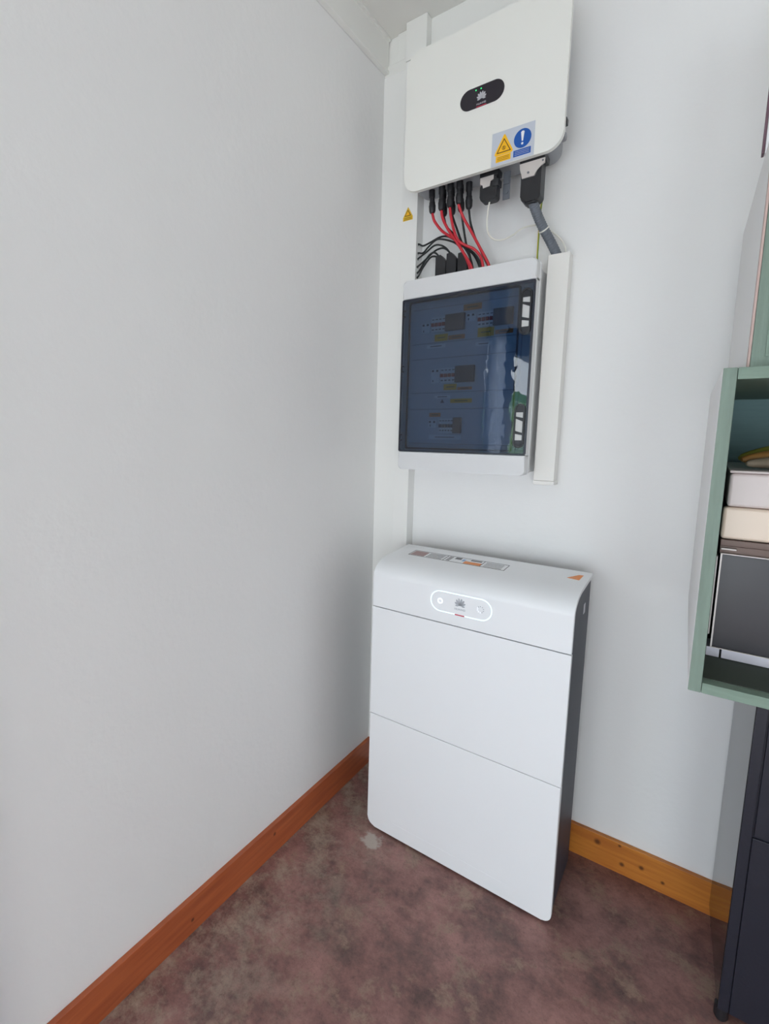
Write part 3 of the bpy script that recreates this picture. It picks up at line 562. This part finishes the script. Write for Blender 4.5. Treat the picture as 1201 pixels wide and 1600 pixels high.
for (x0, x1, z0, z1, mt, lb) in ((0.272, 0.317, 1.655, 1.677, M_YEL, 'yellow label'), (0.319, 0.374, 1.656, 1.670, M_ORANGE, 'orange label'), (0.415, 0.466, 1.655, 1.682, M_YEL, 'yellow label'), (0.469, 0.523, 1.658, 1.671, M_ORANGE, 'orange label'),
        (0.245, 0.310, 1.634, 1.646, M_WHITE, 'white label'), (0.366, 0.424, 1.740, 1.759, M_ORANGE, 'orange label'), (0.310, 0.354, 1.497, 1.516, M_YEL, 'yellow label'), (0.357, 0.405, 1.496, 1.505, M_ORANGE, 'orange label'),
        (0.280, 0.334, 1.471, 1.481, M_WHITE, 'white label'), (0.335, 0.407, 1.455, 1.468, M_YEL, 'yellow label'), (0.263, 0.303, 1.411, 1.424, M_ORANGE, 'orange label'), (0.264, 0.376, 1.337, 1.351, M_WHITE, 'white label'), (0.410, 0.460, 1.628, 1.640, M_WHITE, 'white label')):
    l_ = obj('label_strip', box(NB(), x0, x1, PY-0.0010, PY-0.0001, z0, z1), mt, ip, lb)
    bm = NB(); zc = (z0+z1)/2; box(bm, x0+(x1-x0)*0.2, x1-(x1-x0)*0.2, PY-0.0014, PY-0.0010, zc-0.0014, zc+0.0014); obj('small_print', bm, M_MODULE, l_)
bm = NB(); plate(bm, [(0.300, 1.456), (0.314, 1.456), (0.307, 1.468)], PY-0.0016, PY-0.0002); obj('warning_mark', bm, M_MODULE, ip)
for (x0, x1, ch, lb) in ((0.250, 0.286, 1.936, 'x'), (0.288, 0.322, 1.937, 'x'), (0.327, 0.358, 1.931, 'x')):
    bm = NB(); plate(bm, [(x0, 1.849), (x1, 1.849), (x1, ch-0.022), (x0+(x1-x0)*0.45, ch), (x0, ch-0.002)], -0.092, -0.064, 0.002)
    obj('cable_gland', bm, M_BLACK, db, 'black cable entry on top of the box')

# ------------------------------------------------------------------ battery cabinet
F, B = -0.332, -0.080
X0, X1 = 0.187, 0.782
bt = thing('battery_cabinet', 'tall white battery cabinet with dark grey sides standing on the floor', 'battery', ((X0+X1)/2, (F+B)/2, 0))
outer = [(F, 0.7957), (F, 0.895)]
for i in range(1, 13):
    a = math.radians(90*i/12); outer.append((F + 0.105*(1-math.cos(a)), 0.895 + 0.054*math.sin(a)))
outer += [(-0.150, 0.9535), (B-0.01, 0.9575), (B, 0.952)]
def offs(prof, d):
    out = []
    for i, (y, z) in enumerate(prof):
        a = Vector(prof[max(i-1, 0)]); b = Vector(prof[min(i+1, len(prof)-1)]); tn = (b-a).normalized(); out.append((y + tn.y*d, z - tn.x*d))
    return out
inner = offs(outer, 0.011)
bm = NB(); extrude_x(bm, outer + inner[::-1], X0, X1)
bmesh.ops.bevel(bm, geom=[e for e in bm.edges if all(v.co.y > B-0.013 and abs(v.co.x-X0)*abs(v.co.x-X1) < 1e-7 for v in e.verts) and all(v.co.z > 0.93 for v in e.verts) and abs(e.verts[0].co.z-e.verts[1].co.z) > 0.006], offset=0.016, segments=4, profile=0.5, affect='EDGES')
bmesh.ops.bevel(bm, geom=[e for e in bm.edges if len(e.link_faces) == 2 and e.calc_face_angle(0) > 1.3 and (abs(e.verts[0].co.x-X0)+abs(e.verts[1].co.x-X0) < 1e-5 or abs(e.verts[0].co.x-X1)+abs(e.verts[1].co.x-X1) < 1e-5)], offset=0.003, segments=2, profile=0.5, affect='EDGES', clamp_overlap=True)
tc_ = obj('top_cover', bm, M_BATT, bt, 'white cover curving over the top')
body = [(F+0.013, 0.02), (F+0.013, 0.79)] + [(y, z) for y, z in inner[1:]] + [(B, 0.02)]
bm = NB(); extrude_x(bm, body, X0+0.004, X1-0.005, 0.002); sd = obj('side_housing', bm, M_BATTS, bt, 'dark slate grey housing')
bm = NB(); box(bm, X0+0.02, X1-0.02, F+0.03, B-0.01, 0.0, 0.022); obj('plinth', bm, M_BLACK, bt)
bm = NB(); box(bm, X0, X1, F, F+0.014, 0.4215, 0.7925, 0.0012); obj('front_panel', bm, M_BATT, bt, 'white front panel')
bm = NB(); plate(bm, rpoly(X0, X1, 0.008, 0.4197, (0.030, 0.024, 0, 0), 8), F, F+0.014, 0.002); 
fp = obj('front_panel', bm, M_BATT, bt, 'white front panel')
bm = NB(); box(bm, X0+0.10, X1-0.12, F-0.0006, F, 0.0555, 0.0565); obj('front_crease', bm, M_BATT, fp)
bm = NB(); ring_plate(bm, rpoly(0.3895, 0.5745, 0.829, 0.8925, 0.0315, 14), rpoly(0.3917, 0.5723, 0.8312, 0.8903, 0.0293, 14), F-0.0006, F+0.001)
rg = obj('status_ring', bm, M_RING, tc_, 'glowing pale blue pill-shaped ring')
bm = NB(); plate(bm, [(0.467, 0.8285), (0.4965, 0.8285), (0.4965, 0.8315), (0.467, 0.8315)], F-0.0012, F-0.0004); obj('red_mark', bm, M_REDMARK, tc_, 'short red mark on the ring')
bm = NB(); ring_plate(bm, [(0.420+0.0085*math.cos(a*math.pi/12), 0.861+0.0085*math.sin(a*math.pi/12)) for a in range(24)], [(0.420+0.0052*math.cos(a*math.pi/12), 0.861+0.0052*math.sin(a*math.pi/12)) for a in range(24)], F-0.0005, F+0.0005); obj('power_button', bm, M_LEDW, tc_, 'round white lit button')
bm = logo(NB(), 0.4815, 0.8670, 0.0175, F-0.0001); text_into(bm, 'HUAWEI', 0.4815, 0.8470, F-0.0001, 0.0085); obj('logo', bm, M_LOGOD, tc_, 'grey petal emblem with lettering under it')
for k in range(10):
    a = math.radians(90 - 36*k); bm = NB(); cx, cz = 0.5415+0.0090*math.cos(a), 0.861+0.0090*math.sin(a)
    lathe(bm, (cx, F+0.0004, cz), (0, -1, 0), [(0, 0.0016), (0.001, 0.0015)], 8); obj('charge_dot', bm, M_LOGOD if k in (9, 0, 1, 2, 3, 4) else M_LEDW, tc_)
def topz(y):
    for (a, b) in zip(outer, outer[1:]):
        if a[0] <= y <= b[0] and b[0] > a[0]: return a[1] + (b[1]-a[1])*(y-a[0])/(b[0]-a[0])
    return 0.955
def topstrip(bm, pts, t=0.0006):
    vs = [bm.verts.new((x, y, topz(y)+0.0006)) for x, y in pts]; vb = [bm.verts.new((x, y, topz(y)-0.001)) for x, y in pts]
    bm.faces.new(vs); bm.faces.new(vb[::-1]); k = len(pts)
    for i in range(k): bm.faces.new([vs[i], vb[i], vb[(i+1) % k], vs[(i+1) % k]])
def trect(bm, x0, x1, y0, y1): topstrip(bm, [(x0, y0), (x1, y0), (x1, y1), (x0, y1)])
bm = NB()
for (x0, x1, y0, y1) in ((0.246, 0.562, -0.2040, -0.2020), (0.246, 0.562, -0.1470, -0.1450), (0.2445, 0.2465, -0.204, -0.145), (0.560, 0.562, -0.204, -0.145), (0.365, 0.367, -0.204, -0.145), (0.486, 0.488, -0.204, -0.145)): trect(bm, x0, x1, y0, y1)
for k in range(4):
    trect(bm, 0.305, 0.358, -0.196+k*0.012, -0.192+k*0.012); trect(bm, 0.495, 0.550, -0.196+k*0.012, -0.193+k*0.012)
    trect(bm, 0.374, 0.386, -0.196+k*0.012, -0.190+k*0.012)
trect(bm, 0.395, 0.415, -0.170, -0.152); trect(bm, 0.445, 0.480, -0.164, -0.153)
obj('top_label_print', bm, M_LINE, tc_, 'fine grey print on the top')['kind'] = 'stuff'
bm = NB(); trect(bm, 0.250, 0.298, -0.198, -0.152); obj('top_label_patch', bm, mat('label_dusky', srgb(168, 140, 138), 0.5), tc_, 'dusky pink printed patch')
bm = NB(); trect(bm, 0.432, 0.484, -0.199, -0.176); trect(bm, 0.4845, 0.4855, -0.199, -0.176); obj('top_label_patch', bm, M_ORANGE, tc_, 'orange printed patch')
bm = NB(); trect(bm, 0.421, 0.430, -0.180, -0.160); obj('top_label_patch', bm, mat('label_lightblue', srgb(150, 180, 214), 0.5), tc_, 'light blue printed patch')
bm = NB(); topstrip(bm, [(0.728, -0.168), (0.760, -0.174), (0.763, -0.126), (0.752, -0.128)]); tl = obj('corner_sticker', bm, M_ORANGE, tc_, 'orange sticker at the right end of the top')
bm = NB(); box(bm, X1-0.0052, X1-0.0040, -0.176, -0.166, 0.858, 0.886); box(bm, X1-0.0052, X1-0.0040, -0.163, -0.155, 0.858, 0.886); obj('side_emblem', bm, M_LOGO, sd, 'small pale emblem on the dark side')

# ------------------------------------------------------------------ green cabinets on the right
YAW = math.radians(1.14)
CX0, CX1, CY, CZ0, CZ1, PT = 1.0075, 1.70, -0.64, 0.912, 1.4685, 0.019
gc = thing('open_shelf_cabinet', 'open green-painted wooden box shelf holding a small oven', 'cabinet', (CX0, 0, CZ0))
bm = NB(); box(bm, CX0, CX0+PT-0.0005, CY, -0.001, CZ0, CZ1, 0.001); sp = obj('side_panel', bm, M_GREENV, gc)
bm = NB(); box(bm, CX0-0.0003, CX0, CY+0.0002, -0.001, CZ0+0.001, CZ1-0.001); obj('side_veneer', bm, M_SIDE, sp, 'pale outer face of the side')
bm = NB(); box(bm, CX1-PT, CX1, CY, -0.015, CZ0, CZ1, 0.001); obj('side_panel', bm, M_GREENV, gc)
bm = NB(); box(bm, CX0+PT, CX1-PT, CY, -0.015, CZ1-PT, CZ1, 0.001); obj('top_panel', bm, M_GREENH, gc)
bm = NB(); box(bm, CX0+PT, CX1-PT, CY, -0.015, CZ0, CZ0+PT, 0.001); obj('bottom_panel', bm, M_GREENH, gc)
bm = NB(); box(bm, CX0+PT+0.001, CX1-PT-0.001, CY+0.022, -0.03, CZ0+PT, CZ0+PT+0.0015); obj('shelf_shade_sheet', bm, mat('shade_sheet_dark', srgb(66, 74, 66), 0.7, var=0.2), gc, 'dark sheet added as shade on the shelf bottom')  # dark sheet added, its colour stands in for shade inside the shelf
bm = NB(); box(bm, CX0+PT, CX1-PT, -0.024, -0.016, CZ0+PT, CZ1-PT); obj('back_panel', bm, M_TEAL, gc, 'teal back panel')
gc.rotation_euler = (0, 0, YAW)
U0, U1, UY, UZ0, UZ1 = 1.037, 1.70, -0.60, 1.4695, 1.856
uc = thing('wall_cupboard', 'closed cupboard with a green framed door above the open shelf', 'cupboard', (U0, 0, UZ0))
bm = NB(); box(bm, U0, U1, UY+0.020, -0.015, UZ0, UZ1, 0.001); ca = obj('carcass', bm, M_SIDE, uc, 'pale carcass side')
bm = NB(); box(bm, U0+0.0002, U0+0.0032, UY, UY+0.019, UZ0+0.001, UZ1-0.004); obj('door_edge', bm, M_PINE_EDGE, uc, 'raw pinkish wood edge of the door')
D0, D1 = U0+0.0034, U0+0.40
dr2 = obj('door', box(NB(), D0+0.05, D1-0.05, UY+0.008, UY+0.016, UZ0+0.052, UZ1-0.052), M_GREENV, uc, 'green cupboard door')
bm = NB(); box(bm, D0, D0+0.05, UY, UY+0.019, UZ0+0.001, UZ1-0.004, 0.0015); obj('door_stile', bm, M_GREENV, dr2)
bm = NB(); box(bm, D1-0.05, D1, UY, UY+0.019, UZ0+0.001, UZ1-0.004, 0.0015); obj('door_stile', bm, M_GREENV, dr2)
bm = NB(); box(bm, D0+0.0505, D1-0.0505, UY+0.001, UY+0.019, UZ0+0.001, UZ0+0.051, 0.0015); obj('door_rail', bm, M_GREENH, dr2)
bm = NB(); box(bm, D0+0.0505, D1-0.0505, UY+0.001, UY+0.019, UZ1-0.054, UZ1-0.004, 0.0015); obj('door_rail', bm, M_GREENH, dr2)
# mitred moulding lines near the lower corner of the door
bm = NB(); ring_plate(bm, rpoly(D0+0.018, D1-0.018, UZ0+0.018, UZ1-0.02, 0), rpoly(D0+0.021, D1-0.021, UZ0+0.021, UZ1-0.023, 0), UY-0.0022, UY-0.0002); obj('door_moulding', bm, M_GREENH, dr2)
uc.rotation_euler = (0, 0, math.radians(1.3))
bx = thing('white_board', 'white board with a dark edge standing on top of the green cupboard', 'board', (1.043, -0.455, 1.857))
bm = NB(); box(bm, 1.0460, 1.46, -0.462, -0.448, 1.857, 2.20, 0.001); obj('board_face', bm, M_WHITE, bx)
bm = NB(); box(bm, 1.0420, 1.0457, -0.464, -0.446, 1.857, 2.20, 0.0008); obj('board_edge', bm, mat('plum_edge', srgb(104, 76, 88), 0.5), bx, 'dark plum-coloured edge')

# oven
ov = thing('mini_oven', 'small dark-doored oven with cream upper front inside the green shelf', 'oven', (1.25, -0.35, 0.932))
OX0, OX1, OY = 1.047, 1.47, -0.50
bm = NB(); box(bm, OX0+0.006, OX1-0.006, OY+0.02, -0.08, 0.95, 1.225, 0.004); obj('oven_body', bm, M_STEELD, ov)
bm = NB(); box(bm, OX0-0.002, OX1, OY-0.002, OY+0.03, 1.166, 1.2265, 0.006, 3); obj('upper_fascia', bm, M_OVENW, ov, 'cream enamelled upper front')
bm = NB(); box(bm, OX0-0.001, OX1, OY-0.004, OY+0.02, 1.153, 1.1655, 0.0015); box(bm, OX0, OX1, OY+0.002, OY+0.02, 1.138, 1.153); obj('brown_trim', bm, M_OVENB, ov, 'brown trim strip')
bm = NB(); box(bm, OX0+0.001, OX0+0.024, OY-0.005, OY+0.002, 1.1455, 1.149, 0.001); obj('hinge_plate', bm, M_PLATE, ov)
bm = NB(); box(bm, OX0+0.0035, OX1-0.004, OY-0.006, OY+0.012, 0.955, 1.137, 0.001); od = obj('oven_door', bm, M_OVENG, ov, 'dark glossy oven door')
bm = NB(); ring_plate(bm, rpoly(OX0+0.0015, OX1-0.002, 0.953, 1.139, 0), rpoly(OX0+0.0040, OX1-0.0045, 0.9545, 1.1375, 0), OY-0.0072, OY+0.010); obj('door_trim', bm, M_PLATE, od, 'thin bright metal trim')
bm = NB(); box(bm, OX0-0.004, OX0-0.0015, OY+0.004, OY+0.03, 0.975, 1.13, 0.0006); obj('side_rail', bm, M_PLATE, ov)
bm = NB(); box(bm, OX0-0.004, OX0+0.0165, OY-0.002, OY+0.05, 0.934, 0.952, 0.001); box(bm, OX0+0.0195, OX1-0.002, OY-0.002, OY+0.05, 0.934, 0.952, 0.001); obj('base_strip', bm, mat('oven_base_silver', srgb(214, 212, 222), 0.35, 0.2), ov, 'silver base strip')
bb = thing('bread_box', 'low white box resting on the oven inside the green shelf', 'box', (1.25, -0.35, 1.2275))
bm = NB(); box(bm, OX0+0.002, OX1-0.03, OY+0.0, -0.12, 1.2275, 1.290, 0.006, 3); obj('box_body', bm, M_BREAD, bb)
bm = NB(); box(bm, OX0+0.001, OX1-0.029, OY-0.001, -0.119, 1.2905, 1.2955, 0.002, 2); obj('box_lid', bm, M_BREAD, bb)
bn = thing('banana_bunch', 'mottled green and brown banana bunch lying on the white box', 'fruit', (1.12, -0.38, 1.2957))
M_B1 = mat('banana_pale', srgb(132, 118, 100), 0.6, var=0.45, scale=30); M_B2 = mat('banana_brown', srgb(140, 98, 46), 0.55, var=0.5, scale=24); M_B3 = mat('banana_green', srgb(122, 122, 44), 0.55, var=0.45, scale=18)
for k, (y_, zb, am, rr, xs, mt, lb) in enumerate(((-0.460, 0.011, 0.004, 0.0125, 1.072, M_B1, 'greyish brown banana in front'), (-0.436, 0.016, 0.012, 0.0135, 1.066, M_B2, 'orange brown banana in the middle'), (-0.410, 0.017, 0.019, 0.0145, 1.063, M_B3, 'greenish yellow banana at the back'))):
    bm = NB(); pts = []
    for i in range(11):
        f = i/10; pts.append((xs + 0.17*f, y_ + 0.03*math.sin(f*math.pi), 1.2957 + zb + am*math.sin(f*math.pi*0.9+0.1)))
    tube(bm, pts, rr, 14, 4, rf=lambda f: rr*(0.25 + 0.75*max(0.0, math.sin(max(0.0, min(1.0, f))*math.pi))**0.45))
    for v in bm.verts: v.co.z = max(v.co.z, 1.2957)
    obj('banana', bm, mt, bn, lb)

# black glossy cabinet on the floor
bc = thing('black_cabinet', 'tall black cabinet with a glossy side reflecting the skirting board', 'cabinet', (1.129, 0, 0))
KX0, KX1, KY, KZ = 1.129, 1.72, -0.332, 0.86
bm = NB(); box(bm, KX0+0.0015, KX1, KY+0.004, -0.03, 0.035, KZ, 0.002); obj('carcass', bm, M_BLKCAB, bc)
bm = NB(); box(bm, KX0, KX0+0.0014, KY+0.001, -0.016, 0.035, KZ-0.001); obj('side_panel', bm, M_GLOSS, bc, 'mirror-glossy black side')
for xa, xb in ((KX0+0.001, KX0+0.020), (KX1-0.02, KX1)):
    bm = NB(); box(bm, xa, xb, KY-0.002, KY+0.004, 0.035, KZ, 0.001); obj('front_stile', bm, M_BLKCAB, bc)
bm = NB(); box(bm, KX0+0.0235, KX1-0.0235, KY-0.002, KY+0.004, 0.490, KZ-0.004, 0.0015); obj('upper_door', bm, M_BLKCAB, bc)
bm = NB(); box(bm, KX0+0.0215, KX1-0.0215, KY-0.002, KY+0.004, 0.035, 0.4845, 0.0015); obj('lower_door', bm, M_BLKCAB, bc)
for (x, y) in ((KX0+0.010, KY+0.014), (KX1-0.02, KY+0.018), (KX0+0.0165, -0.06), (KX1-0.02, -0.06)):
    bm = NB(); lathe(bm, (x, y, 0.036), (0, 0, -1), [(0, 0.014), (0.028, 0.014), (0.036, 0.010)], 16); obj('foot', bm, M_BLACK, bc)
bc.rotation_euler = (0, 0, math.radians(2.4))
